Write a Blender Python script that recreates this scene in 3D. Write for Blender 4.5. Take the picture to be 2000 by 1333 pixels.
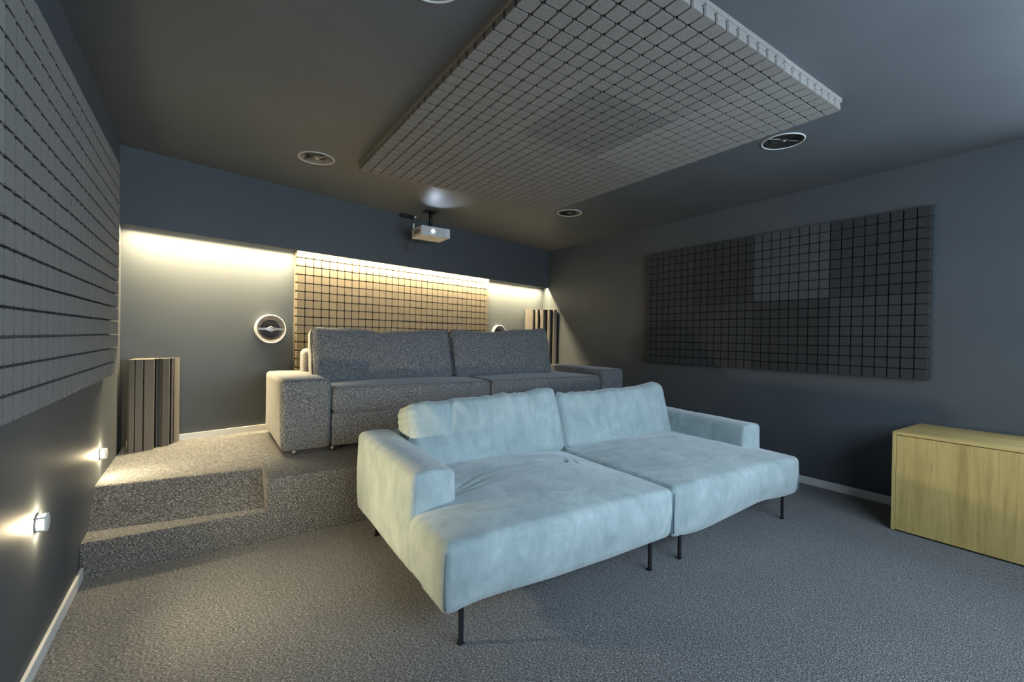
import bpy, bmesh, math, random
from mathutils import Vector, Matrix, noise

random.seed(7)
scene = bpy.context.scene
for o in list(bpy.data.objects):
    bpy.data.objects.remove(o, do_unlink=True)
C = scene.collection

# ------------------------------------------------------------------ camera
F_PX, YAW, PITCH, ROLL, CAM_H = 886.87, 0.5939, -0.0068, 0.0160, 1.169
_f = Vector((math.sin(YAW) * math.cos(PITCH), math.cos(YAW) * math.cos(PITCH), math.sin(PITCH)))
_r = Vector((math.cos(YAW), -math.sin(YAW), 0))
_u = _r.cross(_f)
_r2 = _r * math.cos(ROLL) + _u * math.sin(ROLL)
_u2 = -_r * math.sin(ROLL) + _u * math.cos(ROLL)
cam_data = bpy.data.cameras.new('camera')
cam_data.sensor_fit = 'HORIZONTAL'
cam_data.sensor_width = 36.0
cam_data.lens = F_PX / 2000 * 36.0
cam_data.clip_start = 0.02
cam = bpy.data.objects.new('camera', cam_data)
C.objects.link(cam)
m = Matrix((_r2, _u2, -_f)).transposed().to_4x4()
m.translation = (0, 0, CAM_H)
cam.matrix_world = m
scene.camera = cam

# ------------------------------------------------------------------ world, daylight, exposure
W = bpy.data.worlds.new('world'); scene.world = W
W.use_nodes = True
W.node_tree.nodes['Background'].inputs[0].default_value = (0.42, 0.6, 0.9, 1)
W.node_tree.nodes['Background'].inputs[1].default_value = 0.8

ZC = 2.4357            # ceiling height
XL, XR = -0.477, 4.132 # side walls
YF = -0.95             # wall behind the camera
PHI = 0.2442           # the back wall runs at an angle to the side walls

def area_light(name, loc, rot, sx, sy, energy, color, spread=math.pi):
    d = bpy.data.lights.new(name, 'AREA'); d.shape = 'RECTANGLE'
    d.size, d.size_y, d.energy, d.color = sx, sy, energy, color
    d.spread = spread
    o = bpy.data.objects.new(name, d); C.objects.link(o)
    o.location = loc; o.rotation_euler = rot
    return o
# daylight entering through the two windows near the viewer, one in the wall behind, one in the right wall
DAY = (0.65, 0.83, 1.0)
WIN = (0.55, 3.35, 0.85, 2.32)      # x0, x1, z0, z1 in the front wall
WIN2 = (-0.78, 0.38, 0.75, 2.16)    # y0, y1, z0, z1 in the right wall
area_light('window_daylight', ((WIN[0]+WIN[1])/2, YF-0.16, (WIN[2]+WIN[3])/2), (math.pi/2, 0, 0),
           WIN[1]-WIN[0]-0.1, WIN[3]-WIN[2]-0.1, 126, DAY)
area_light('window_daylight', (XR+0.16, (WIN2[0]+WIN2[1])/2, (WIN2[2]+WIN2[3])/2), (math.pi/2, 0, math.pi/2),
           WIN2[1]-WIN2[0]-0.1, WIN2[3]-WIN2[2]-0.1, 40, DAY)

scene.view_settings.view_transform = 'Standard'
scene.view_settings.look = 'None'
scene.view_settings.gamma = 1
scene.view_settings.use_curve_mapping = False
scene.view_settings.exposure = 0.0

LED_COL = (1.0, 0.80, 0.46)
SCONCE_COL = (1.0, 0.82, 0.50)
LED_POWER = 220.0
DIODE_STRENGTH = 45.0
SCONCE_STRENGTH = 1250.0
SCONCE_BEAM = 84.0

# ------------------------------------------------------------------ materials
class NT:
    def __init__(s, name):
        s.m = bpy.data.materials.new(name); s.m.use_nodes = True
        s.t = s.m.node_tree; s.b = s.t.nodes['Principled BSDF']
    def n(s, typ, **kw):
        x = s.t.nodes.new(typ)
        for k, v in kw.items():
            if k in x.inputs: x.inputs[k].default_value = v
            else: setattr(x, k, v)
        return x
    def l(s, a, b): s.t.links.new(a, b)
    def coords(s, scale=(1, 1, 1), rot=(0, 0, 0), src='Object'):
        tc = s.n('ShaderNodeTexCoord'); mp = s.n('ShaderNodeMapping')
        mp.inputs['Scale'].default_value = scale; mp.inputs['Rotation'].default_value = rot
        s.l(tc.outputs[src], mp.inputs['Vector']); return mp.outputs['Vector']
    def geo(s, scale=(1, 1, 1)):
        g = s.n('ShaderNodeNewGeometry'); mp = s.n('ShaderNodeMapping')
        mp.inputs['Scale'].default_value = scale
        s.l(g.outputs['Position'], mp.inputs['Vector']); return mp.outputs['Vector']
    def noise(s, vec, scale, detail=3, rough=0.55, dist=0.0):
        x = s.n('ShaderNodeTexNoise'); x.inputs['Scale'].default_value = scale
        x.inputs['Detail'].default_value = detail; x.inputs['Roughness'].default_value = rough
        x.inputs['Distortion'].default_value = dist
        s.l(vec, x.inputs['Vector']); return x.outputs['Fac']
    def ramp(s, fac, stops):
        x = s.n('ShaderNodeValToRGB'); e = x.color_ramp.elements
        while len(e) < len(stops): e.new(0.5)
        for el, (p, c) in zip(e, stops):
            el.position = p; el.color = (c[0], c[1], c[2], 1) if len(c) == 3 else c
        s.l(fac, x.inputs['Fac']); return x.outputs['Color']
    def mix(s, fac, a, b, mode='MIX'):
        x = s.n('ShaderNodeMix', data_type='RGBA', blend_type=mode)
        for inp, v in ((x.inputs['Factor'], fac), (x.inputs[6], a), (x.inputs[7], b)):
            if hasattr(v, 'is_output'): s.l(v, inp)
            elif isinstance(v, (int, float)): inp.default_value = v
            else: inp.default_value = (v[0], v[1], v[2], 1)
        return x.outputs[2]
    def bump(s, h, strength=0.3, dist=0.01):
        x = s.n('ShaderNodeBump'); x.inputs['Strength'].default_value = strength
        x.inputs['Distance'].default_value = dist
        s.l(h, x.inputs['Height']); s.l(x.outputs['Normal'], s.b.inputs['Normal'])
    def col(s, c):
        if hasattr(c, 'is_output'): s.l(c, s.b.inputs['Base Color'])
        else: s.b.inputs['Base Color'].default_value = (c[0], c[1], c[2], 1)
    def set(s, **kw):
        for k, v in kw.items(): s.b.inputs[k.replace('_', ' ')].default_value = v

def plain(name, c, rough=0.5, metal=0.0, spec=0.5):
    k = NT(name); k.col(c); k.set(Roughness=rough, Metallic=metal)
    k.b.inputs['Specular IOR Level'].default_value = spec
    return k.m

def paint(name, c, rough=0.55):
    k = NT(name); v = k.geo()
    a = k.noise(v, 1.7, 4); b = k.noise(v, 9.0, 5, 0.7)
    col = k.mix(k.ramp(a, [(0.35, (0, 0, 0)), (0.7, (1, 1, 1))]), [x * 0.94 for x in c], [x * 1.06 for x in c])
    # a few pale scuffs
    sc = k.noise(k.geo((1, 1, 0.35)), 14.0, 6, 0.75, 1.2)
    col = k.mix(k.ramp(sc, [(0.76, (0, 0, 0)), (0.82, (0.12, 0.12, 0.12))]), col, (0.4, 0.4, 0.38))
    k.col(col); k.set(Roughness=rough); k.b.inputs['Specular IOR Level'].default_value = 0.4
    k.bump(k.noise(v, 220.0, 2), 0.06, 0.002)
    return k.m

def foam(name, c):
    k = NT(name); v = k.geo()
    g = k.noise(v, 420.0, 2, 0.6)
    col = k.mix(k.ramp(g, [(0.3, (0, 0, 0)), (0.75, (1, 1, 1))]), [x * 0.55 for x in c], [x * 1.5 for x in c])
    sp = k.n('ShaderNodeTexVoronoi'); sp.inputs['Scale'].default_value = 130.0
    k.l(v, sp.inputs['Vector'])
    spk = k.ramp(sp.outputs['Distance'], [(0.06, (1, 1, 1)), (0.12, (0, 0, 0))])
    w = k.noise(v, 60.0, 1)
    spk2 = k.mix(1.0, spk, k.ramp(w, [(0.52, (0, 0, 0)), (0.62, (0.8, 0.8, 0.8))]), 'MULTIPLY')
    col = k.mix(spk2, col, (0.55, 0.53, 0.5))
    k.col(col); k.set(Roughness=0.95); k.b.inputs['Specular IOR Level'].default_value = 0.15
    k.b.inputs['Sheen Weight'].default_value = 0.05; k.b.inputs['Sheen Roughness'].default_value = 0.6
    k.bump(g, 0.35, 0.003)
    return k.m

def carpet():
    k = NT('carpet_loop_pile')
    a = k.noise(k.geo((112, 260, 260)), 1.0, 3, 0.6, 0.4)
    b = k.noise(k.geo((380, 500, 500)), 1.0, 2, 0.6)
    c = k.noise(k.geo((2.2, 2.2, 2.2)), 1.0, 3)
    mx = k.n('ShaderNodeMath', operation='MULTIPLY_ADD'); mx.inputs[1].default_value = 0.6
    k.l(a, mx.inputs[0])
    m2 = k.n('ShaderNodeMath', operation='MULTIPLY'); m2.inputs[1].default_value = 0.4
    k.l(b, m2.inputs[0]); k.l(m2.outputs[0], mx.inputs[2])
    col = k.ramp(mx.outputs[0], [(0.38, (0.013, 0.014, 0.016)), (0.475, (0.070, 0.072, 0.076)), (0.54, (0.19, 0.19, 0.19)), (0.64, (0.56, 0.555, 0.54))])
    col = k.mix(k.ramp(c, [(0.3, (0, 0, 0)), (0.7, (0.18, 0.18, 0.18))]), col, (0.05, 0.05, 0.055))
    k.col(col); k.set(Roughness=0.95); k.b.inputs['Specular IOR Level'].default_value = 0.1
    k.b.inputs['Sheen Weight'].default_value = 0.15
    k.bump(mx.outputs[0], 0.6, 0.006)
    return k.m

def melange():
    k = NT('grey_melange_fabric')
    a = k.noise(k.geo((185, 185, 160)), 1.0, 3, 0.7)
    b = k.noise(k.geo((480, 480, 480)), 1.0, 1)
    mx = k.n('ShaderNodeMath', operation='MULTIPLY_ADD'); mx.inputs[1].default_value = 0.65; mx.inputs[2].default_value = 0.0
    k.l(a, mx.inputs[0])
    m2 = k.n('ShaderNodeMath', operation='MULTIPLY_ADD'); m2.inputs[1].default_value = 0.35
    k.l(b, m2.inputs[0]); k.l(mx.outputs[0], m2.inputs[2])
    col = k.ramp(m2.outputs[0], [(0.38, (0.024, 0.025, 0.028)), (0.5, (0.115, 0.115, 0.118)), (0.6, (0.42, 0.42, 0.42))])
    k.col(col); k.set(Roughness=0.92); k.b.inputs['Specular IOR Level'].default_value = 0.15
    k.b.inputs['Sheen Weight'].default_value = 0.3
    k.bump(m2.outputs[0], 0.35, 0.003)
    return k.m

def velvet():
    k = NT('light_blue_velvet')
    v = k.coords()
    a = k.noise(k.coords((3.0, 3.0, 2.0)), 2.2, 5, 0.65, 0.6)
    b = k.noise(k.coords((34, 34, 12)), 1.0, 5, 0.75)
    col = k.ramp(a, [(0.30, (0.29, 0.36, 0.365)), (0.52, (0.40, 0.475, 0.475)), (0.72, (0.50, 0.575, 0.57))])
    col = k.mix(k.ramp(b, [(0.44, (0, 0, 0)), (0.70, (0.45, 0.45, 0.45))]), col, (0.27, 0.34, 0.355))
    k.col(col); k.set(Roughness=0.85); k.b.inputs['Specular IOR Level'].default_value = 0.2
    k.b.inputs['Sheen Weight'].default_value = 0.5; k.b.inputs['Sheen Roughness'].default_value = 0.45
    f = k.noise(v, 900.0, 1)
    k.bump(f, 0.08, 0.001)
    return k.m

def oak(name, horizontal=False):
    k = NT(name)
    sc = (1.0, 1.0, 0.055) if not horizontal else (1.0, 0.055, 1.0)
    v = k.coords(sc)
    a = k.noise(v, 6.5, 6, 0.7, 2.2)
    b = k.noise(v, 75.0, 4, 0.7, 0.6)
    c = k.noise(k.coords((1, 1, 0.2) if not horizontal else (1, .2, 1)), 3.0, 3)
    col = k.ramp(a, [(0.30, (0.36, 0.235, 0.065)), (0.48, (0.54, 0.38, 0.125)), (0.62, (0.62, 0.45, 0.165)), (0.8, (0.42, 0.28, 0.085))])
    col = k.mix(k.ramp(b, [(0.5, (0, 0, 0)), (0.72, (0.55, 0.55, 0.55))]), col, (0.28, 0.175, 0.05))
    col = k.mix(k.ramp(c, [(0.35, (0, 0, 0)), (0.7, (0.35, 0.35, 0.35))]), col, (0.64, 0.48, 0.20))
    k.col(col); k.set(Roughness=0.34 if horizontal else 0.42); k.b.inputs['Specular IOR Level'].default_value = 0.6 if horizontal else 0.45
    k.bump(b, 0.05, 0.001)
    return k.m

def emit(name, c, s):
    k = NT(name); k.col((0, 0, 0))
    k.b.inputs['Emission Color'].default_value = (c[0], c[1], c[2], 1)
    k.b.inputs['Emission Strength'].default_value = s
    return k.m

def glass_pane():
    k = NT('window_glass')
    tr = k.n('ShaderNodeBsdfTransparent'); gl = k.n('ShaderNodeBsdfGlossy'); gl.inputs['Roughness'].default_value = 0.02
    mx = k.n('ShaderNodeMixShader'); mx.inputs[0].default_value = 0.06
    k.l(tr.outputs[0], mx.inputs[1]); k.l(gl.outputs[0], mx.inputs[2])
    k.l(mx.outputs[0], k.t.nodes['Material Output'].inputs['Surface'])
    return k.m

M = dict(
    wall=paint('wall_paint_slate', (0.070, 0.080, 0.091)),
    ceiling=paint('ceiling_paint_slate', (0.113, 0.122, 0.131), 0.5),
    carpet=carpet(),
    white=plain('baseboard_white', (0.70, 0.70, 0.70), 0.45),
    foam=[foam('foam_grey', (0.212, 0.197, 0.180)), foam('foam_grey_light', (0.248, 0.232, 0.213)), foam('foam_grey_dark', (0.172, 0.16, 0.148)),
          foam('foam_anthracite', (0.044, 0.043, 0.042)), foam('foam_anthracite_light', (0.066, 0.066, 0.067)), foam('foam_anthracite_dark', (0.035, 0.034, 0.033)),
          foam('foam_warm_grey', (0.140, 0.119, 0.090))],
    diffuser=foam('foam_diffuser', (0.12, 0.11, 0.10)),
    melange=melange(), velvet=velvet(),
    seam=plain('dark_seam_thread', (0.03, 0.03, 0.035), 0.8),
    blue_fold=plain('blue_fold_shade', (0.13, 0.19, 0.23), 0.85),  # darker blue with the shade of the corner folds in it
    black=plain('black_metal', (0.012, 0.012, 0.013), 0.45),
    chrome=plain('brushed_steel', (0.3, 0.3, 0.3), 0.5, 1.0),
    oak=oak('oak_veneer'), oak_top=oak('oak_veneer_top', True),
    gap=plain('shadow_gap_black', (0.01, 0.01, 0.01), 0.9),
    rim=plain('speaker_rim_white', (0.6, 0.6, 0.58), 0.4),
    baffle=plain('speaker_baffle', (0.20, 0.18, 0.165), 0.35, 0.3),
    baffle_dark=plain('speaker_baffle_dark', (0.03, 0.028, 0.027), 0.35, 0.2),
    cone=plain('speaker_cone', (0.05, 0.048, 0.047), 0.4),
    rubber=plain('speaker_rubber', (0.02, 0.02, 0.02), 0.5),
    bridge=plain('speaker_bridge_metal', (0.22, 0.21, 0.21), 0.3, 0.6),
    dome=plain('tweeter_dome', (0.6, 0.6, 0.58), 0.2, 1.0),
    proj=plain('projector_plastic', (0.50, 0.50, 0.50), 0.45),
    projdark=plain('projector_dark', (0.05, 0.05, 0.055), 0.4),
    lens=emit('projector_lens_light', (0.85, 0.93, 1.0), 6.0),
    cable=plain('black_cable', (0.015, 0.015, 0.015), 0.5),
    plug=plain('white_plug', (0.85, 0.85, 0.85), 0.4),
    sconce=plain('sconce_white_metal', (0.75, 0.74, 0.72), 0.35),
    lamp=emit('sconce_glow', SCONCE_COL, SCONCE_STRENGTH),
    diode=emit('led_diode_glow', LED_COL, DIODE_STRENGTH),
    tape=plain('led_tape', (0.7, 0.7, 0.68), 0.5),
    glass=glass_pane(),
)

# ------------------------------------------------------------------ mesh helpers
def link(o, parent=None):
    C.objects.link(o)
    if parent is not None: o.parent = parent
    return o

def mesh_obj(name, verts, faces, mats, parent=None, smooth=False, fmat=None):
    me = bpy.data.meshes.new(name)
    me.from_pydata([tuple(v) for v in verts], [], faces); me.update()
    for mm in (mats if isinstance(mats, (list, tuple)) else [mats]): me.materials.append(mm)
    if fmat: me.polygons.foreach_set('material_index', fmat)
    if smooth: me.polygons.foreach_set('use_smooth', [True] * len(me.polygons))
    return link(bpy.data.objects.new(name, me), parent)

def bm_obj(name, bm, mats, parent=None, smooth=False):
    bmesh.ops.recalc_face_normals(bm, faces=bm.faces)
    me = bpy.data.meshes.new(name); bm.to_mesh(me); bm.free()
    for mm in (mats if isinstance(mats, (list, tuple)) else [mats]): me.materials.append(mm)
    if smooth: me.polygons.foreach_set('use_smooth', [True] * len(me.polygons))
    return link(bpy.data.objects.new(name, me), parent)

def add_box(bm, x0, x1, y0, y1, z0, z1, bevel=0.0, seg=2):
    r = bmesh.ops.create_cube(bm, size=1.0)
    vs = r['verts']
    for v in vs:
        v.co = Vector((x0 + (v.co.x + .5) * (x1 - x0), y0 + (v.co.y + .5) * (y1 - y0), z0 + (v.co.z + .5) * (z1 - z0)))
    if bevel > 0:
        es = list({e for v in vs for e in v.link_edges})
        bmesh.ops.bevel(bm, geom=es, offset=bevel, segments=seg, affect='EDGES', profile=0.5)

def box(name, x0, x1, y0, y1, z0, z1, mat, parent=None, bevel=0.0, seg=2):
    bm = bmesh.new(); add_box(bm, x0, x1, y0, y1, z0, z1, bevel, seg)
    return bm_obj(name, bm, mat, parent)

def empty(name, loc, rz=0.0):
    o = bpy.data.objects.new(name, None); link(o)
    o.empty_display_size = 0.1
    o.location = loc; o.rotation_euler = (0, 0, rz)
    return o

def tag(o, label=None, cat=None, group=None, kind=None):
    if label: o['label'] = label
    if cat: o['category'] = cat
    if group: o['group'] = group
    if kind: o['kind'] = kind
    return o

def struct(o, label, cat=None):
    o['kind'] = 'structure'; o['label'] = label
    if cat: o['category'] = cat
    return o

def lathe(name, prof, mat, parent=None, seg=40, smooth=True, closed=False):
    """prof: list of (radius, z); revolved about Z."""
    vs, fs = [], []
    n = len(prof)
    for i in range(seg):
        a = 2 * math.pi * i / seg
        for (r, z) in prof: vs.append((r * math.cos(a), r * math.sin(a), z))
    for i in range(seg):
        j = (i + 1) % seg
        for k in range(n - 1 + (1 if closed else 0)):
            k2 = (k + 1) % n
            fs.append((i * n + k, j * n + k, j * n + k2, i * n + k2))
    bm = bmesh.new()
    bv = [bm.verts.new(v) for v in vs]
    for f in fs:
        try: bm.faces.new([bv[x] for x in f])
        except ValueError: pass
    bmesh.ops.remove_doubles(bm, verts=bm.verts, dist=1e-6)
    return bm_obj(name, bm, mat, parent, smooth)

def tube(name, pts, r, mat, parent=None, seg=6):
    P = [Vector(p) for p in pts]; n = len(P)
    vs, fs = [], []
    up = None
    for i in range(n):
        t = (P[min(i + 1, n - 1)] - P[max(i - 1, 0)]).normalized()
        if up is None:
            up = t.orthogonal().normalized()
        up = (up - t * up.dot(t))
        up = up.normalized() if up.length > 1e-6 else t.orthogonal().normalized()
        sd = t.cross(up)
        for k in range(seg):
            a = 2 * math.pi * k / seg
            vs.append(P[i] + (up * math.cos(a) + sd * math.sin(a)) * r)
    for i in range(n - 1):
        for k in range(seg):
            k2 = (k + 1) % seg
            fs.append((i * seg + k, i * seg + k2, (i + 1) * seg + k2, (i + 1) * seg + k))
    fs += [tuple(range(seg - 1, -1, -1)), tuple(range((n - 1) * seg, n * seg))]
    return mesh_obj(name, vs, fs, mat, parent, True)

def smooth_path(pts, n=8):
    out = []
    P = [Vector(p) for p in pts]
    P = [P[0] * 2 - P[1]] + P + [P[-1] * 2 - P[-2]]
    for i in range(1, len(P) - 2):
        for k in range(n):
            t = k / n
            a, b, c, d = P[i-1], P[i], P[i+1], P[i+2]
            out.append(0.5 * ((2*b) + (c-a)*t + (2*a-5*b+4*c-d)*t*t + (3*b-a-3*c+d)*t**3))
    out.append(P[-2])
    return out

def soft_box(name, hx, hy, hz, r, mat, parent, deform=None, cell=0.03, loc=(0, 0, 0), rot=(0, 0, 0)):
    """Rounded box whose surface grid is fine enough to carry puffing and wrinkles."""
    def axis(h):
        inner = h - r
        k = max(2, int(round(2 * inner / cell)))
        a = [-h + r * (1 - math.cos(math.pi / 2 * t / 4)) * 0 + r * (t / 4) for t in range(4)]
        mid = [-inner + 2 * inner * t / k for t in range(k + 1)]
        return a + mid + [-x for x in reversed(a)]
    ax, ay, az = axis(hx), axis(hy), axis(hz)
    bm = bmesh.new(); cache = {}
    def vert(x, y, z):
        key = (round(x, 6), round(y, 6), round(z, 6))
        if key in cache: return cache[key]
        p = Vector((x, y, z))
        q = Vector((max(-hx + r, min(hx - r, x)), max(-hy + r, min(hy - r, y)), max(-hz + r, min(hz - r, z))))
        d = p - q
        nrm = d.normalized() if d.length > 1e-9 else Vector((0, 0, 1))
        p = q + nrm * r
        if deform: p = deform(p, nrm)
        cache[key] = bm.verts.new(p); return cache[key]
    def face(A, B, fn):
        for i in range(len(A) - 1):
            for j in range(len(B) - 1):
                vs = [fn(A[i], B[j]), fn(A[i+1], B[j]), fn(A[i+1], B[j+1]), fn(A[i], B[j+1])]
                if len(set(vs)) == 4:
                    try: bm.faces.new(vs)
                    except ValueError: pass
    for s in (-1, 1):
        face(ax, ay, lambda a, b: vert(a, b, s * hz))
        face(ax, az, lambda a, b: vert(a, s * hy, b))
        face(ay, az, lambda a, b: vert(s * hx, a, b))
    o = bm_obj(name, bm, mat, parent, True)
    o.location = loc; o.rotation_euler = rot
    return o

def nz(x, y, z, s=0.0):
    return noise.noise(Vector((x + s, y + s * 1.7, z - s)))

# ------------------------------------------------------------------ the room
cphi, sphi = math.cos(PHI), math.sin(PHI)
BDIR = Vector((cphi, sphi, 0)); BN = Vector((-sphi, cphi, 0))       # along the back wall, and away from the room
PANEL_P = Vector((0.6643, 4.3972, 0))                                # left edge of the back panel, on its face
WALL_P = PANEL_P + BN * 0.06
def on_back(x, off=0.0, z=0.0):
    """point at world X=x on the plane lying `off` metres in front of the back wall"""
    P = WALL_P - BN * off
    t = (x - P.x) / cphi
    return Vector((x, P.y + t * sphi, z))

HP, HS = 0.352, 0.170
struct(box('floor', -0.62, 4.25, YF - 0.12, 5.6, -0.1, 0.0, M['carpet']), 'grey speckled loop pile carpet floor in front of the riser', 'floor')

# carpeted riser with a step cut into its left end
YP, XN = 2.881, 0.293
def riser():
    xl, xr = XL, XR
    yb_l, yb_r = on_back(xl, .001).y, on_back(xr, .001).y
    ybn = on_back(XN, .001).y
    v = [(xl, YP, 0), (XN, YP, 0), (xr, YP, 0),                       # 0 1 2 front foot
         (xl, YP, HS), (XN, YP, HS), (XN, YP, HP), (xr, YP, HP),      # 3 4 5 6
         (xl, 3.035, HS), (XN, 2.945, HS),                            # 7 8 back of the tread
         (xl, 3.205, HP), (XN, 3.135, HP),                            # 9 10 upper nosing
         (xl, yb_l, HP), (XN, ybn, HP), (xr, yb_r, HP),               # 11 12 13
         (xl, yb_l, 0), (xr, yb_r, 0)]
    f = [(0, 1, 4, 3), (1, 2, 6, 5, 4), (3, 4, 8, 7), (7, 8, 10, 9), (4, 5, 10, 8), (9, 10, 12, 11), (5, 6, 13, 12, 10),
         (0, 3, 7, 9, 11, 14), (2, 15, 13, 6), (14, 11, 12, 13, 15), (0, 14, 15, 2, 1)]
    bm = bmesh.new(); bv = [bm.verts.new(x) for x in v]
    for q in f: bm.faces.new([bv[i] for i in q])
    bmesh.ops.recalc_face_normals(bm, faces=bm.faces)
    top = [e for e in bm.edges if all(abs(w.co.z - HP) < 1e-4 for w in e.verts) and any(abs(w.co.y - t) < .2 for w in e.verts for t in (YP, 3.17)) and all(w.co.y < 3.3 for w in e.verts)]
    top += [e for e in bm.edges if all(abs(w.co.z - HS) < 1e-4 and abs(w.co.y - YP) < 1e-4 for w in e.verts)]
    bmesh.ops.bevel(bm, geom=top, offset=0.008, segments=3, affect='EDGES', profile=0.5)
    return bm_obj('floor_riser', bm, M['carpet'])
struct(riser(), 'carpeted seating platform with a step cut into its left end', 'platform')

struct(box('wall_left', XL - 0.12, XL, YF, 3.925, 0, ZC, M['wall']), 'dark slate painted wall on the left carrying two small sconces', 'wall')
struct(box('wall_left_return', XL - 0.12, XL - 0.018, 3.925, on_back(XL - .1, .0).y + .05, 0, ZC, M['wall']), 'narrow set back strip of slate wall in the left rear corner', 'wall')
def wall_right():
    bm = bmesh.new()
    x0, x1 = XR, XR + .12
    add_box(bm, x0, x1, YF, WIN2[0], 0, ZC); add_box(bm, x0, x1, WIN2[1], 5.6, 0, ZC)
    add_box(bm, x0, x1, WIN2[0], WIN2[1], 0, WIN2[2]); add_box(bm, x0, x1, WIN2[0], WIN2[1], WIN2[3], ZC)
    return bm_obj('wall_right', bm, M['wall'])
struct(wall_right(), 'dark slate blue painted wall on the right', 'wall')
def slab_along_back(name, x0, x1, off0, off1, z0, z1, mat, parent=None):
    a0, a1 = on_back(x0, off0), on_back(x1, off0); b0, b1 = on_back(x0, off1), on_back(x1, off1)
    bm = bmesh.new()
    vs = [bm.verts.new((p.x, p.y, z)) for z in (z0, z1) for p in (a0, a1, b1, b0)]
    for q in ((0, 1, 2, 3), (4, 5, 6, 7), (0, 1, 5, 4), (1, 2, 6, 5), (2, 3, 7, 6), (3, 0, 4, 7)): bm.faces.new([vs[i] for i in q])
    return bm_obj(name, bm, mat, parent)
struct(slab_along_back('wall_back', XL - .12, XR + .12, -0.12, 0.0, 0, ZC, M['wall']), 'slate painted rear wall washed by warm cove light', 'wall')
Z_SOF = 1.902
SOF = 0.125
def soffit():
    bm = bmesh.new()
    def pr(o0, o1, z0, z1):
        a = [on_back(XL - .017, o0), on_back(XR - .001, o0), on_back(XR - .001, o1), on_back(XL - .017, o1)]
        vs = [bm.verts.new((p.x, p.y, z)) for z in (z0, z1) for p in a]
        for q in ((0, 1, 2, 3), (4, 5, 6, 7), (0, 1, 5, 4), (1, 2, 6, 5), (2, 3, 7, 6), (3, 0, 4, 7)): bm.faces.new([vs[i] for i in q])
    pr(SOF, SOF - .008, Z_SOF, ZC - .001)
    pr(SOF - .0081, .001, Z_SOF + .036, ZC - .001)
    return bm_obj('trim_1', bm, M['wall'])
struct(soffit(), 'dark slate soffit board hiding the cove light above the rear wall', 'soffit')

def wall_front():
    bm = bmesh.new()
    y0, y1 = YF - 0.12, YF
    add_box(bm, XL - .12, WIN[0], y0, y1, 0, ZC); add_box(bm, WIN[1], XR + .12, y0, y1, 0, ZC)
    add_box(bm, WIN[0], WIN[1], y0, y1, 0, WIN[2]); add_box(bm, WIN[0], WIN[1], y0, y1, WIN[3], ZC)
    return bm_obj('wall_front', bm, M['wall'])
struct(wall_front(), 'slate wall behind the viewer with a wide window', 'wall')
def window(name, label, loc, rz, w, h):
    win = struct(empty(name, loc, rz), label, 'window'); t = 0.06
    for nm, b in (('frame_side', (-w/2, -w/2+t, 0, h)), ('frame_side', (w/2-t, w/2, 0, h)), ('frame_rail', (-w/2+t, w/2-t, 0, t)),
              ('frame_rail', (-w/2+t, w/2-t, h-t, h)), ('mullion', (-t/2, t/2, t, h-t))):
        box(nm, b[0], b[1], -.04, .04, b[2], b[3], M['white'], win)
    for s in (-1, 1):
        box('pane', min(s*t/2, s*(w/2-t)), max(s*t/2, s*(w/2-t)), -.004, .004, t, h-t, M['glass'], win)
window('window_1', 'wide white framed window behind the viewer', ((WIN[0]+WIN[1])/2, YF - .06, WIN[2]), 0, WIN[1]-WIN[0], WIN[3]-WIN[2])
window('window_2', 'white framed window in the right wall above the sideboard, outside the photo', (XR + .06, (WIN2[0]+WIN2[1])/2, WIN2[2]), math.pi/2, WIN2[1]-WIN2[0], WIN2[3]-WIN2[2])

# ceiling with round cut-outs for the speakers
CEIL_SPK = [(0.647, 3.499), (3.002, 1.434), (3.020, 3.476), (0.650, 1.500)]
def ceiling():
    bm = bmesh.new(); ed = []
    def loop(pts):
        vs = [bm.verts.new((x, y, ZC)) for x, y in pts]
        for a, b in zip(vs, vs[1:] + vs[:1]): ed.append(bm.edges.new((a, b)))
        return vs
    loop([(XL - .12, YF - .12), (XR + .12, YF - .12), (XR + .12, 5.6), (XL - .12, 5.6)])
    for cx, cy in CEIL_SPK:
        loop([(cx + .113 * math.cos(t * math.pi / 20), cy + .113 * math.sin(t * math.pi / 20)) for t in range(40)])
    bmesh.ops.triangle_fill(bm, use_beauty=True, use_dissolve=False, edges=ed)
    g = bmesh.ops.extrude_face_region(bm, geom=bm.faces[:])
    for v in g['geom']:
        if isinstance(v, bmesh.types.BMVert): v.co.z += 0.14
    o = bm_obj('ceiling', bm, M['ceiling'])
    return o
struct(ceiling(), 'matt slate painted ceiling', 'ceiling')

# baseboards
struct(box('baseboard_left', XL, XL + .012, YF, YP, 0, .056, M['white'], bevel=.002, seg=1), 'white baseboard along the left wall', 'baseboard')
struct(box('baseboard_right', XR - .012, XR, YF, YP, 0, .062, M['white'], bevel=.002, seg=1), 'pale baseboard along the right wall', 'baseboard')
struct(slab_along_back('baseboard_back', XL + .02, XR - .02, .001, .013, HP, HP + .045, M['white']), 'white baseboard at the foot of the rear wall', 'baseboard')

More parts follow.
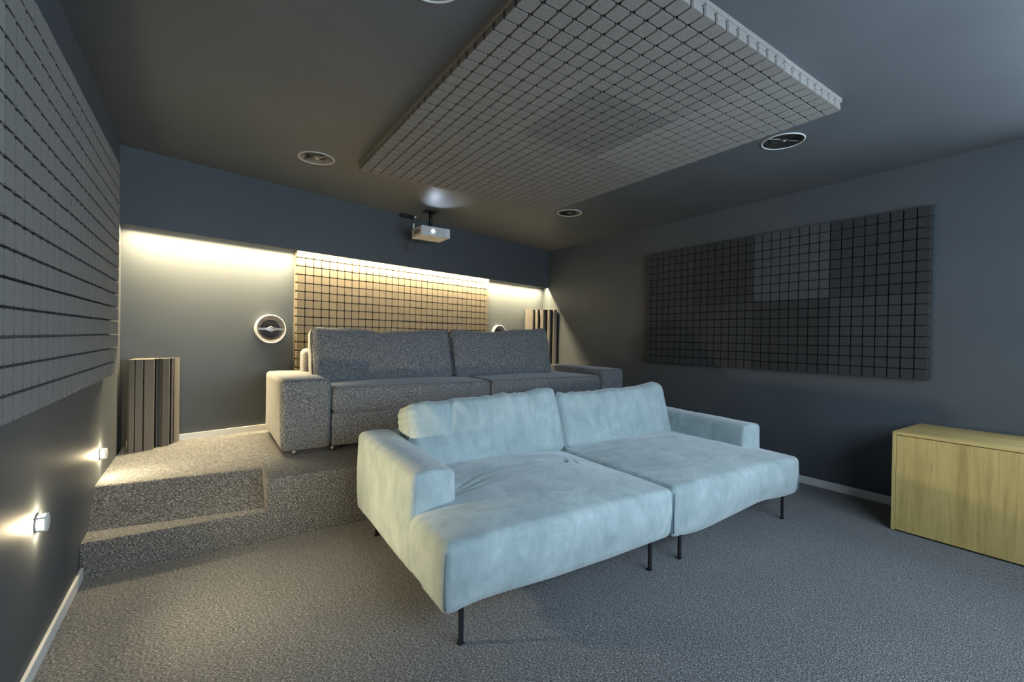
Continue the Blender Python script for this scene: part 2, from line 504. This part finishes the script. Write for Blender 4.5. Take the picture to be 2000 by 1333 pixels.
# ------------------------------------------------------------------ foam panels
P8 = 0.075
def block_mesh(mat):
    prof = [(0.0, 0.0715), (0.005, 0.0605), (0.010, 0.0605), (0.016, 0.0652), (0.040, 0.0668)]
    vs, fs = [], []
    for h, w in prof:
        a = w / 2; c = 0.0055
        for x, y in ((a - c, -a), (a, -a + c), (a, a - c), (a - c, a), (-a + c, a), (-a, a - c), (-a, -a + c), (-a + c, -a)):
            vs.append((x, y, h))
    for k in range(len(prof) - 1):
        for i in range(8):
            j = (i + 1) % 8
            fs.append((k * 8 + i, k * 8 + j, k * 8 + 8 + j, k * 8 + 8 + i))
    fs.append(tuple(range((len(prof) - 1) * 8, len(prof) * 8)))
    me = bpy.data.meshes.new('foam_block'); me.from_pydata(vs, [], fs); me.update(); me.materials.append(mat)
    return me
BLOCK = [block_mesh(mm) for mm in M['foam']]
def slab_mesh(mat):
    a = 0.2994
    bm = bmesh.new(); add_box(bm, -a, a, -a, a, 0, .0205)
    me = bpy.data.meshes.new('foam_tile'); bm.to_mesh(me); bm.free(); me.materials.append(mat); return me
SLAB = [slab_mesh(mm) for mm in M['foam']]
CAMP = Vector((0, 0, CAM_H))
def screen(P):
    d = P - CAMP; z = d.dot(_f)
    if z < .05: return None
    return (1000 + F_PX * d.dot(_r2) / z, 666.5 - F_PX * d.dot(_u2) / z, z)

def foam_panel(label, corner, du, dv, n, nu, nv, tint, hidden=None, jit=0.0025, seed=1):
    rnd = random.Random(seed)
    corner, du, dv, n = Vector(corner), Vector(du), Vector(dv), Vector(n)
    root = empty('acoustic_foam_panel', corner + du * nu * .3 + dv * nv * .3)
    tag(root, label, 'acoustic panel')
    a, b = (du, dv) if du.cross(dv).dot(n) > 0 else (dv, du)
    rot = Matrix((a, b, n)).transposed().to_4x4()
    items = []
    for tv in range(nv):
        for tu in range(nu):
            ti = tint[tv][tu]
            cen = corner + du * (tu + .5) * .6 + dv * (tv + .5) * .6
            cen = cen + du * rnd.uniform(-jit, jit) * .5 + dv * rnd.uniform(-jit, jit)
            t = bpy.data.objects.new('foam_tile', SLAB[ti]); link(t, root)
            lm = Matrix.Translation(cen - root.location) @ rot @ Matrix.Rotation(rnd.uniform(-.0015, .0015), 4, 'Z')
            t.matrix_local = lm
            wm = Matrix.Translation(root.location) @ lm
            for i in range(8):
                for j in range(8):
                    p = Vector((-.3 + (i + .5) * P8, -.3 + (j + .5) * P8, .0200))
                    wp = wm @ (p + Vector((0, 0, .04)))
                    s = screen(wp); vis = 0
                    if s and -20 < s[0] < 2020 and -20 < s[1] < 1353 and not (hidden and hidden(wp)):
                        dd = (wp - CAMP)
                        vis = abs(dd.normalized().dot(n)) / dd.length_squared
                    items.append((vis, t, p, ti, wm))
    items.sort(key=lambda x: -x[0])
    rv, rf, rmat = [], [], []
    for k, (vis, t, p, ti, wm) in enumerate(items):
        if k < 300 and vis > 0:
            o = bpy.data.objects.new('foam_block', BLOCK[ti]); link(o, t); o.location = p
        else:
            base = len(rv)
            for v in BLOCK[ti].vertices: rv.append(wm @ (v.co + p) - root.location)
            for pl in BLOCK[ti].polygons:
                rf.append(tuple(base + x for x in pl.vertices)); rmat.append(ti)
    if rv:
        o = mesh_obj('foam_blocks', rv, rf, M['foam'], root, fmat=rmat); o['kind'] = 'stuff'
    return root

YL0, ZL0 = 3.4427, 2.128
foam_panel('large grey block foam panel covering the left wall above the sconces', (XL + .0005, YL0, ZL0), (0, -1, 0), (0, 0, -1), (1, 0, 0), 4, 2,
           [[0, 0, 0, 1], [0, 0, 0, 0]], jit=.004, seed=3)
foam_panel('dark anthracite block foam panel hanging on the right wall', (XR - .0005, 3.3731, 2.1246), (0, -1, 0), (0, 0, -1), (-1, 0, 0), 4, 2,
           [[3, 5, 4, 5], [3, 3, 5, 3]], seed=5)
foam_panel('square grey block foam panel mounted on the ceiling', (0.9183, 3.4064, ZC - .0005), (1, 0, 0), (0, -1, 0), (0, 0, -1), 3, 4,
           [[0, 0, 0], [0, 0, 0], [0, 2, 1], [0, 0, 1]], seed=8)
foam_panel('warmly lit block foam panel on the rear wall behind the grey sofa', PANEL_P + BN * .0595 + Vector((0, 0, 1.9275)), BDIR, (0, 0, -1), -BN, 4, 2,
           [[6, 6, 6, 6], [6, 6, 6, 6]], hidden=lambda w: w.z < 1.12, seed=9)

# ------------------------------------------------------------------ cove light strip
def led_strip():
    x0, x1 = XL + .03, XR - .03
    off, z = SOF - .030, Z_SOF + .034
    a, b = on_back(x0, off, z), on_back(x1, off, z)
    L = (b - a).length
    root = empty('led_strip', (a + b) / 2, PHI)
    tag(root, 'warm white light strip tucked behind the soffit edge', 'light strip')
    box('tape', -L/2, L/2, -.005, .005, 0, .0015, M['tape'], root)
    bm = bmesh.new(); add_box(bm, -.004, .004, -.003, .003, -.002, 0)
    me = bpy.data.meshes.new('diode'); bm.to_mesh(me); bm.free(); me.materials.append(M['diode'])
    k = int(L / .05)
    for i in range(k):
        o = bpy.data.objects.new('diode', me); link(o, root); o.location = (-L/2 + (i + .5) * L / k, 0, 0)
    li = area_light('led_strip_light', (0, 0, -.0035), (0, 0, 0), L, .008, LED_POWER, LED_COL, math.radians(134))
    li.parent = root
led_strip()

# ------------------------------------------------------------------ speakers
def speaker(name, label, loc, rot, proud, dark, group, bridge_rz=0.0):
    root = empty(name, loc); root.rotation_euler = rot
    tag(root, label, 'speaker', group)
    baf = M['baffle_dark'] if dark else M['baffle']
    h = proud
    lathe('rim', [(.1125, 0), (.1225, 0), (.1225, h + .003), (.120, h + .006), (.1145, h + .005), (.1125, h + .001)], M['rim'], root, 56, closed=True)
    lathe('baffle', [(.1125, h + .002), (.110, h + .001), (.098, h - .004), (.086, h - .013), (.076, h - .0185)], baf, root, 48)
    lathe('surround', [(.076, h - .0185), (.073, h - .013), (.068, h - .012), (.064, h - .018)], M['rubber'], root, 48)
    lathe('cone', [(.064, h - .018), (.045, h - .026), (.026, h - .033), (.0, h - .034)], M['cone'], root, 48)
    # bridge bar with a bulge for the tweeter
    vs, fs = [], []
    N = 24
    for i in range(N + 1):
        x = -.111 + .222 * i / N
        w = .0115 + .015 * math.exp(-(x / .022) ** 2)
        zt = h - .001 + .004 * math.exp(-(x / .03) ** 2)
        for y, z in ((-w, zt - .006), (-w * .8, zt), (w * .8, zt), (w, zt - .006)): vs.append((x, y, z))
    for i in range(N):
        for k in range(4):
            k2 = (k + 1) % 4
            fs.append((i*4+k, i*4+k2, i*4+4+k2, i*4+4+k))
    fs += [(0, 1, 2, 3), (N*4, N*4+3, N*4+2, N*4+1)]
    br = mesh_obj('bridge', vs, fs, M['baffle_dark'] if dark else M['bridge'], root); br.rotation_euler = (0, 0, bridge_rz)
    tw = lathe('tweeter', [(.016, h + .002), (.017, h + .006), (.0145, h + .006), (.0135, h + .003), (.009, h + .008), (0, h + .010)], M['dome'], br, 24)
    for q in range(4):
        a = math.pi / 4 + q * math.pi / 2
        s = lathe('screw', [(0, h - .001), (.0042, h - .001), (.0042, h - .005)], M['rubber'], root, 10)
        s.location = (.098 * math.cos(a), .098 * math.sin(a), 0.001)
    return root
labs = ['round ceiling speaker left of the foam panel, catching warm light', 'round black ceiling speaker right of the foam panel near the viewer',
        'round ceiling speaker beyond the foam panel near the right wall', 'round ceiling speaker cut by the top edge of the photo']
for (cx, cy), lb, dk, bz in zip(CEIL_SPK, labs, (False, True, True, False), (0.9, 0.5, -.3, .4)):
    speaker('ceiling_speaker', lb, (cx, cy, ZC), (math.pi, 0, 0), 0.0, dk, 'speakers set into the ceiling', bz)
def back_speaker(px, z, lb):
    p = on_back(px, 0.0005, z)
    speaker('wall_speaker', lb, p, (math.pi / 2, 0, PHI), 0.040, False, 'speakers on the rear wall')
back_speaker(0.455, 1.212, 'round white rimmed speaker on the rear wall left of the foam panel')
back_speaker(3.205, 1.212, 'round speaker on the rear wall half hidden behind the right sofa cushion')

# ------------------------------------------------------------------ foam corner diffusers
def diffuser(label, pts, z0, h, bevel=0.006):
    cx = sum(p[0] for p in pts) / len(pts); cy = sum(p[1] for p in pts) / len(pts)
    bm = bmesh.new()
    lo = [bm.verts.new((x - cx, y - cy, 0)) for x, y in pts]
    hi = [bm.verts.new((x - cx, y - cy, h)) for x, y in pts]
    n = len(pts)
    for i in range(n):
        j = (i + 1) % n; bm.faces.new((lo[i], lo[j], hi[j], hi[i]))
    f1 = bm.faces.new(hi); f2 = bm.faces.new(list(reversed(lo)))
    bmesh.ops.triangulate(bm, faces=[f1, f2])
    o = bm_obj('corner_diffuser', bm, M['diffuser']); o.location = (cx, cy, z0)
    tag(o, label, 'acoustic diffuser')
    return o
def ypl(y): return 3.955 + (y - 3.966) * .80
front = [(-.432, 3.985), (-.420, 3.960), (-.396, 3.958), (-.393, 4.000), (-.388, 3.972), (-.353, 3.990), (-.351, 4.040), (-.343, 4.004), (-.294, 4.034),
         (-.296, 4.150), (-.289, 4.150), (-.286, 4.105), (-.280, 4.105), (-.276, 4.165), (-.262, 4.160), (-.250, 4.122), (-.213, 4.138), (-.213, 4.24), (-.205, 4.24), (-.203, 4.195), (-.194, 4.2), (-.193, 4.27), (-.188, 4.235), (-.174, 4.257), (-.160, 4.300)]
poly = [(x, min(ypl(y), on_back(x, .003).y)) for x, y in front]
poly += [(-.158, on_back(-.158, .003).y), (-.415, on_back(-.415, .003).y)]
diffuser('ridged foam diffuser standing in the left rear corner of the platform', poly, HP, .628)
# right rear corner: two pieces stacked
def right_poly(dx):
    A, B = Vector((3.745 + dx, 0)), Vector((4.095, 4.945))
    a = Vector((A.x, on_back(A.x, .004).y))
    out = []
    d = (B - a); L = d.length; d.normalize(); nn = Vector((-d.y, d.x)) * -1
    if nn.y > 0: nn = -nn
    prof = [(0, 0), (.02, .015), (.10, .018), (.112, .0), (.115, -.045), (.130, -.045), (.135, .0), (.15, .03), (.165, .03), (.170, -.05), (.19, -.05), (.2, .02), (.235, .03),
            (.25, .01), (.252, -.06), (.285, -.06), (.29, 0), (.30, .035), (.32, .035), (.325, -.05), (.35, -.05), (.355, .0), (.37, .02), (.405, .01)]
    for s, o in prof:
        q = a + d * (s / .41 * L) + nn * o
        out.append((q.x, min(q.y, on_back(q.x, .003).y)))
    out.append((B.x, B.y))
    out.append((XR - .004, 5.02)); 
    out.append((XR - .004, on_back(XR - .004, .004).y))
    return out
diffuser('lower foam diffuser of the stack in the right rear corner', right_poly(0), HP, .612)
diffuser('upper foam diffuser of the stack in the right rear corner', right_poly(.0), HP + .613, .608)

# ------------------------------------------------------------------ wall sconces
def sconce(label, y, z, beam=SCONCE_BEAM):
    root = empty('wall_sconce', (XL, y, z)); root.rotation_euler = (0, math.pi / 2, 0)   # local Z points into the room
    tag(root, label, 'wall light', 'small wall sconces low on the left wall')
    lathe('back_plate', [(0, .0005), (.031, .0005), (.031, .005), (.029, .006), (0, .006)], M['sconce'], root, 32)
    lathe('lamp', [(0, .0065), (.0275, .0065), (.016, .018), (0, .018)], M['lamp'], root, 32)
    lathe('front_disc', [(0, .0245), (.0305, .0245), (.031, .0252), (.031, .0278), (.029, .029), (0, .029)], M['sconce'], root, 32)
    d = bpy.data.lights.new('sconce_beam', 'SPOT'); d.energy = beam; d.color = SCONCE_COL
    d.spot_size = math.radians(150); d.spot_blend = 1.0; d.shadow_soft_size = .02
    sp = bpy.data.objects.new('sconce_beam', d); link(sp, root); sp.location = (0, 0, .034); sp.rotation_euler = (math.pi, 0, 0)
    for q in range(4):
        bm = bmesh.new()
        r0 = bmesh.ops.create_cube(bm, size=1.0)['verts']
        for v in r0:
            p = Vector((.0285 + v.co.x * .004, v.co.y * .010, .0152 + v.co.z * .0190))
            v.co = Matrix.Rotation(math.pi / 4 + q * math.pi / 2, 3, 'Z') @ p
        bm_obj('fin', bm, M['sconce'], root)
    return root
sconce('glowing round sconce on the left wall nearest the viewer', 2.205, .503)
sconce('glowing round sconce on the left wall beside the foam diffuser', 3.345, .490, 16.0)


# ------------------------------------------------------------------ grey sofa on the platform
def grey_sofa():
    X0, X1, Y0, Y1 = .418, 3.695, 3.33, 4.27
    cx = (X0 + X1) / 2
    root = empty('sofa', (cx, (Y0 + Y1) / 2, HP))
    tag(root, 'wide grey melange sofa with block arms on the carpeted platform', 'sofa')
    L = root.location
    zb = HP + .033
    def loc(x, y, z): return (x - L.x, y - L.y, z - L.z)
    def arm_def(p, n):
        return p + n * (.004 * nz(p.x * 6, p.y * 6, p.z * 6, 3))
    for s, xc in ((-1, X0 + .16), (1, X1 - .165)):
        h = (.862 - zb) / 2
        a = soft_box('armrest', .16, (Y1 - Y0) / 2, h, .035, M['melange'], root, arm_def, .06, loc(xc, (Y0 + Y1) / 2, zb + h))
        yy = -(Y1 - Y0) / 2 - .001 + .012
        w, hh = .148, h - .012
        pts = [(-w, yy, -h + .02), (-w, yy, hh - .02), (-w + .006, yy, hh - .006), (-w + .02, yy, hh), (w - .02, yy, hh), (w - .006, yy, hh - .006), (w, yy, hh - .02), (w, yy, -h + .02)]
        tube('piping', pts, .0022, M['seam'], a)
    xa, xb = X0 + .322, X1 - .332
    xm = (xa + xb) / 2
    soft_box('base', (xb - xa) / 2 - .001, .44, .116, .02, M['melange'], root, None, .1, loc(xm, Y0 + .46, zb + .116))
    # seat cushions
    for s in (-1, 1):
        hw = (xb - xa) / 4 - .003
        def d(p, n, hw=hw):
            q = (1 - (p.x / hw) ** 2) * (1 - (p.y / .46) ** 2)
            if n.z > .3: p = p + Vector((0, 0, .016 * max(0, q)))
            return p + n * .004 * nz(p.x * 5, p.y * 5, p.z * 5, s)
        soft_box('seat_cushion', hw, .45, .090, .038, M['melange'], root, d, .05, loc(xm + s * (hw + .003), Y0 + .455, .708))
    # back frame and loose back cushions
    soft_box('back_frame', (3.02 - .67) / 2, .11, .30, .05, M['melange'], root, None, .08, loc((3.02 + .67) / 2, Y1 - .115, .752))
    for s in (-1, 1):
        hw = .60 if s < 0 else .575
        hh = .225
        def d(p, n, hw=hw, hh=hh, s=s):
            u, v = p.x / hw, p.z / hh
            puff = max(0, 1 - abs(u) ** 3) * max(0, 1 - abs(v) ** 2.4)
            p = p + Vector((0, math.copysign(1, p.y) * (.045 * puff - .018) * (1 if abs(n.y) > .2 else 0), 0))
            # sagging top and pinched corners
            top = max(0, v) ** 2
            p.z += top * (-.018 * math.exp(-((u - (.05 if s < 0 else -.25)) / .35) ** 2) + .02 * abs(u) ** 4)
            if s < 0: p.z += top * (-.016 * math.exp(-((u + .08) / .07) ** 2))
            else: p.z += top * .045 * (u * .5 + .5)
            wr = nz(p.x * 7, p.y * 3, p.z * 9, 5 + s) * .008 + nz(p.x * 16, p.y * 6, p.z * 5, 8 + s) * .004 * (abs(v) + .2)
            return p + n * wr
        xcen = (1.285 if s < 0 else 2.475)
        c = soft_box('back_cushion', hw, .115, hh, .055, M['melange'], root, d, .03, loc(xcen, 3.865, .992), (math.radians(-13), 0, 0))
        for e in (-1, 1):
            pts = []
            for k in range(17):
                v = -1 + 2 * k / 16
                z = v * (hh - .012)
                pts.append((e * (hw - .012 + .010 * (1 - v * v)), -.062 - .02 * (1 - v * v), z))
            tube('piping', pts, .0022, M['seam'], c)
    # feet
    for x in (.51, .755, 2.06, 3.36, 3.60):
        for y in (Y0 + .045, Y1 - .06):
            lathe('foot', [(0, 0), (.016, 0), (.016, .035), (0, .035)], M['chrome'], root, 16).location = loc(x, y, HP)
    return root
grey_sofa()

# ------------------------------------------------------------------ light blue modular chaise sofa
def blue_sofa():
    X0, XM, X1, Y0, Y1 = .748, 2.048, 3.366, 1.475, 2.74
    ZB = .140
    root = empty('chaise_sofa', ((X0 + X1) / 2, (Y0 + Y1) / 2, 0))
    root.rotation_euler = (0, 0, -.022)
    tag(root, 'light blue velvet modular chaise sofa on thin black legs', 'sofa')
    L = root.location
    def loc(x, y, z): return (x - L.x, y - L.y, z - L.z)
    # two deep seat modules
    for s, (a, b) in ((-1, (X0, XM - .002)), (1, (XM + .002, X1))):
        hx, hy, hz = (b - a) / 2, (2.58 - Y0) / 2, .1375
        def d(p, n, hx=hx, hy=hy, s=s):
            u, v = p.x / hx, p.y / hy
            w = (p.z + .1375) / .275
            # crowned top that falls away towards the free edges
            crown = max(0, 1 - abs(u) ** 2.6) * max(0, 1 - max(0, -v) ** 3.2)
            if p.z > 0: p.z += (.056 * crown - .020) * min(1, max(0, p.z) / .06)
            # outer faces swell slightly, hem pulls in
            sw = math.sin(math.pi * min(1, max(0, w)))
            p.y -= .016 * sw * max(0, 1 - u ** 4) * max(0, -n.y)
            p.x += n.x * .008 * sw
            low = max(0, 1 - w * 2.2)
            p.y += .012 * low * max(0, -n.y)
            if v < -.6:
                if s > 0: p.z += low * (-.030 * math.exp(-((u + .62) / .36) ** 2) + .022 * math.exp(-((u - .35) / .3) ** 2))
                else: p.z += low * (-.012 * math.exp(-((u + .95) / .12) ** 2) - .012 * math.exp(-((u - .1) / .5) ** 2))
            # creases on the top
            cr = 0
            if n.z > .05:
                cr += n.z * .0050 * nz(p.x * 3.2, p.y * 13, 0, 2 + s) * (0.5 + .5 * max(0, v + .2))
                if s < 0:
                    for (qx, qy, ang, ln, amp) in ((-.33, -.10, .35, .30, .007), (-.34, -.14, .15, .28, .006), (.42, .06, .9, .10, .008), (.36, .03, .7, .12, .007), (.47, .03, 1.1, .09, .006), (-.20, .02, .05, .35, .005), (-.32, -.05, .55, .2, .006)):
                        dx, dy = p.x - qx, p.y - qy
                        al = dx * math.cos(ang) + dy * math.sin(ang); ac = -dx * math.sin(ang) + dy * math.cos(ang)
                        cr -= 1.7 * amp * math.exp(-(al / ln) ** 2 * 2) * math.exp(-(ac / .014) ** 2)
                else:
                    # diagonal folds fanning from the rear joint
                    for k in range(9):
                        qx, qy, ang = -.58 + .010 * k, .38 - .105 * k, -.45
                        dx, dy = p.x - qx, p.y - qy
                        al = dx * math.cos(ang) + dy * math.sin(ang); ac = -dx * math.sin(ang) + dy * math.cos(ang)
                        cr -= .010 * math.exp(-(al / .10) ** 2) * math.exp(-(ac / .014) ** 2)
            cr += .003 * nz(p.x * 4, p.y * 4, p.z * 4, 7 + s)
            p = p + n * cr
            # the part between arm and back is narrower: the arm stands beside it
            if p.y > (-.178 if s < 0 else -.27):
                p.x = max(p.x, -hx + .06) if s < 0 else min(p.x, hx - .06)
            return p
        m_ = soft_box('seat_module', hx, hy, hz, .034, M['velvet'], root, d, .011, loc((a + b) / 2, (Y0 + 2.58) / 2, ZB + hz))
        # folds at the front corners: thin dark tubes stand in for their shade
        for e in (-1, 1):
            pts = [(e * (hx - .0098 + .005 * math.sin(math.pi * k / 10)), -hy + .0098 - .003 * math.sin(math.pi * k / 10), -hz + .016 + k * .0210) for k in range(11)]
            tube('corner_fold_shade', pts, .0035, M['blue_fold'], m_)
        for lx in ((.830, 1.895) if s < 0 else (2.130, 3.190)):
            for ly in (1.500, 2.60):
                lg = empty_leg(root, loc(lx, ly, 0))
    # arms
    for s, xc, yf in ((-1, .850, 1.815), (1, 3.262, 1.745)):
        hx, hy, hz = .103, (2.73 - yf) / 2, .220
        def d(p, n, s=s, hy=hy):
            v = p.y / hy; w = (p.z + .216) / .432
            p.z += max(0, w - .5) * 2 * (.012 * max(0, v) - .010 * max(0, -v) + .012 * (1 - (p.x / .103) ** 2))
            p.x += n.x * .008 * math.sin(math.pi * max(0, min(1, w)))
            p.z -= max(0, n.y) * .02 * max(0, w - .6)
            cr = 0
            fold = max(0, n.z) + max(0, -n.x * s)
            if fold > 0:
                cr -= fold * .0045 * max(0, math.sin(p.y * 95 + 9 * p.x + 2 * nz(p.x * 5, p.y * 9, p.z * 5, 4))) * math.exp(-((v - .25) / .35) ** 2) * max(0, w - .45)
            cr += .0035 * nz(p.x * 5, p.y * 5, p.z * 5, 11 + s)
            return p + n * cr
        soft_box('armrest', hx, hy, hz, .026, M['velvet'], root, d, .014, loc(xc, (2.73 + yf) / 2, ZB - .002 + hz))
    # back rest carrier
    soft_box('back_frame', 1.12, .075, .205, .03, M['velvet'], root, None, .08, loc((X0 + X1) / 2, 2.635, .40))
    # loose back cushions
    for s, xa, xb in ((-1, .950, 2.022), (1, 2.028, 3.140)):
        hx, hy, hz = (xb - xa) / 2, .125, .205
        def d(p, n, hx=hx, s=s):
            u, v = p.x / hx, p.z / .205
            puff = max(0, 1 - abs(u) ** 3.5) * max(0, 1 - abs(v) ** 2.6)
            if abs(n.y) > .2: p.y += math.copysign(1, p.y) * (.040 * puff - .012)
            top = max(0, v) ** 2
            if s < 0: p.z += top * (.020 * u - .004 + .012 * math.exp(-((u - .85) / .15) ** 2))
            else: p.z += top * (.016 * u - .010 + .018 * math.exp(-((u - .80) / .12) ** 2) + .012 * math.exp(-((u + .92) / .1) ** 2))
            p.z -= .012 * max(0, -v) * (1 - u * u)
            cr = 0
            # folds running down from the top edge
            amp = .012 * max(0, v + .15) * (1.0 if s < 0 else .8)
            cr += amp * nz(p.x * 15 + v * 1.6, 0, v * .8, 3 + 4 * s)
            if s < 0:
                for (uc, sl, dep) in ((.33, .10, .016), (.47, .10, .014), (.60, .12, .018), (.70, .14, .013), (-.55, -.06, .012), (-.25, .05, .010), (.05, .06, .010)):
                    cr -= dep * math.exp(-((u - uc + sl * (v - .5)) / .018) ** 2) * math.exp(-((v - .55) / .45) ** 2)
            # gathers along the inner ends
            side = -1 if s > 0 else -1
            cr += .004 * math.sin(v * 27 + u * 20 + 3 * nz(p.x * 3, p.y * 3, p.z * 9, 2)) * math.exp(-((u - side) / .10) ** 2) * (1 if n.y < .2 else 0)
            cr += .004 * nz(p.x * 6, p.y * 6, p.z * 6, 13 + s)
            return p + n * cr
        cu = soft_box('back_cushion', hx, hy, hz, .045, M['velvet'], root, d, .014, loc((xa + xb) / 2, 2.487, .585), (math.radians(-17), 0, 0))
    return root
def empty_leg(root, loc):
    bm = bmesh.new()
    add_box(bm, -.0095, .0095, -.006, .006, 0.004, .155, .001, 1)
    add_box(bm, -.013, .013, -.009, .009, 0, .004)
    o = bm_obj('leg', bm, M['black'], root); o.location = loc
    return o
blue_sofa()

# ------------------------------------------------------------------ oak sideboard
def sideboard():
    X0, X1, Y0, Y1, H = 3.588, 4.118, -.62, 1.020, .621
    root = empty('sideboard', ((X0 + X1) / 2, (Y0 + Y1) / 2, 0))
    tag(root, 'low oak sideboard with flush handleless doors against the right wall', 'sideboard')
    L = root.location; t = .019
    def b(nm, x0, x1, y0, y1, z0, z1, mat, par=root, bev=.0012):
        return box(nm, x0 - L.x, x1 - L.x, y0 - L.y, y1 - L.y, z0, z1, mat, par, bev, 1)
    b('top', X0, X1, Y0, Y1, H - t, H, M['oak_top'])
    b('side_panel', X0, X1, Y1 - t, Y1, .004, H - t, M['oak'])
    b('side_panel', X0, X1, Y0, Y0 + t, .004, H - t, M['oak'])
    b('back_panel', X1 - .012, X1, Y0 + t, Y1 - t, .02, H - t, M['oak'])
    b('bottom', X0 + .03, X1 - .012, Y0 + t, Y1 - t, .02, .038, M['oak'])
    b('plinth', X0 + .035, X0 + .05, Y0 + t, Y1 - t, 0, .02, M['gap'])
    b('rail', X0 + .022, X0 + .04, Y0 + t, Y1 - t, H - t - .04, H - t, M['gap'])
    ym = (Y0 + Y1) / 2
    for y0, y1 in ((ym + .0015, Y1 - t - .002), (Y0 + t + .002, ym - .0015)):
        b('door', X0 + .001, X0 + .020, y0, y1, .010, H - t - .004, M['oak'])
    return root
sideboard()

# ------------------------------------------------------------------ projector on its ceiling mount
def projector():
    X0, X1, Y0, Y1, Z0, Z1 = 1.723, 2.033, 4.15, 4.40, 2.158, 2.254
    cx, cy = (X0 + X1) / 2, (Y0 + Y1) / 2
    root = empty('projector', (cx, cy, Z0))
    tag(root, 'white projector with a lit lens hanging under the ceiling', 'projector')
    hw, hd, h = (X1 - X0) / 2, (Y1 - Y0) / 2, Z1 - Z0
    box('body', -hw, hw, -hd, hd, 0, h, M['proj'], root, .010, 3)
    lx, lz = -.035, h * .5
    def fwd(o, y):                      # lathe axis Z -> -Y
        o.rotation_euler = (math.pi / 2, 0, 0); o.location = (lx, y, lz); return o
    ring = fwd(lathe('lens_ring', [(.022, -.004), (.036, -.004), (.036, .006), (.032, .010), (.025, .010), (.022, .002)], M['plug'], root, 32, closed=True), -hd)
    fwd(lathe('lens', [(.0185, .003), (.014, .005), (.007, .0075), (0, .008)], M['lens'], root, 28), -hd)
    fwd(lathe('lens_barrel', [(.0185, .0015), (.0225, .0015), (.0225, .006), (.0185, .006)], M['projdark'], root, 28, closed=True), -hd)
    # vent grille at the right end of the front
    for i in range(5):
        for j in range(3):
            x = .112 + j * .0115; z = .016 + i * .0155
            box('vent_slot', x, x + .008, -hd - .0012, -hd + .001, z, z + .009, M['plug'], root)
    for k in range(7):
        box('side_vent', -hw - .001, -hw + .001, -.075 + k * .02, -.063 + k * .02, .03, .07, M['projdark'], root)
    box('badge', -.045, -.005, -hd + .045, -hd + .056, -.0008, .0008, M['projdark'], root)
    lathe('foot', [(0, -.004), (.008, -.004), (.008, .001), (0, .001)], M['proj'], root, 14).location = (-.085, .045, 0)
    # the lamp's own light: the throw and some spill onto the ceiling in front
    d = bpy.data.lights.new('projector_beam', 'SPOT'); d.energy = 7.0; d.color = (.72, .84, 1.0)
    d.spot_size = math.radians(84); d.spot_blend = .9; d.shadow_soft_size = .012
    s = bpy.data.objects.new('projector_beam', d); link(s, root)
    s.location = (lx, -hd - .02, lz); s.rotation_euler = (math.radians(90 + 52), 0, math.pi)
    # ceiling mount
    mt = empty('projector_mount', (cx, cy + .02, ZC))
    tag(mt, 'black ceiling bracket holding the projector', 'bracket')
    top = h + Z0 - ZC
    box('ceiling_plate', -.07, .07, -.06, .06, -.008, -.0005, M['black'], mt, .002, 1)
    lathe('pole', [(0, -.005), (.018, -.005), (.018, top + .02), (0, top + .02)], M['black'], mt, 20)
    box('cradle', -.09, .09, -.05, .05, top + .002, top + .018, M['black'], mt, .003, 1)
    for sx in (-1, 1):
        box('arm', sx * .085 - .008, sx * .085 + .008, -.085, .085, top + .0005, top + .006, M['black'], mt)
projector()
ad = empty('power_adapter', (1.745, 4.545, ZC)); ad.rotation_euler = (0, 0, .22)
tag(ad, 'black power block fixed to the ceiling beside the projector bracket', 'power adapter')
box('body', -.09, .06, -.02, .02, -.032, -.0005, M['black'], ad, .004, 2)
box('clip', .06, .085, -.012, .012, -.018, -.0005, M['plug'], ad, .002, 1)
cb = empty('cable', (1.70, 4.5, 2.30))
tag(cb, 'thin black cable looping from the power block down behind the projector', 'cable')
def cpts(pts): return [(p[0] - 1.70, p[1] - 4.5, p[2] - 2.30) for p in smooth_path(pts)]
tube('cord', cpts([(1.665, 4.52, 2.40), (1.655, 4.50, 2.34), (1.66, 4.49, 2.27), (1.70, 4.46, 2.22), (1.735, 4.41, 2.215)]), .0028, M['cable'], cb)
tube('cord', cpts([(1.74, 4.41, 2.20), (1.715, 4.47, 2.13), (1.70, 4.50, 2.08), (1.72, 4.51, 2.055), (1.75, 4.51, 2.07), (1.745, 4.51, 2.11), (1.71, 4.51, 2.11), (1.70, 4.51, 2.07), (1.73, 4.51, 2.045), (1.77, 4.50, 2.06), (1.79, 4.47, 2.11), (1.80, 4.41, 2.18)]), .0028, M['cable'], cb)
tube('cord', cpts([(1.79, 4.53, 2.415), (1.765, 4.5, 2.39), (1.75, 4.46, 2.33), (1.75, 4.415, 2.262)]), .0028, M['cable'], cb)
pl = lathe('plug', [(0, 0), (.006, 0), (.009, .02), (.009, .05), (.004, .062), (0, .062)], M['plug'], cb, 14); pl.location = (1.752 - 1.70, 4.425 - 4.5, 2.262 - 2.30)
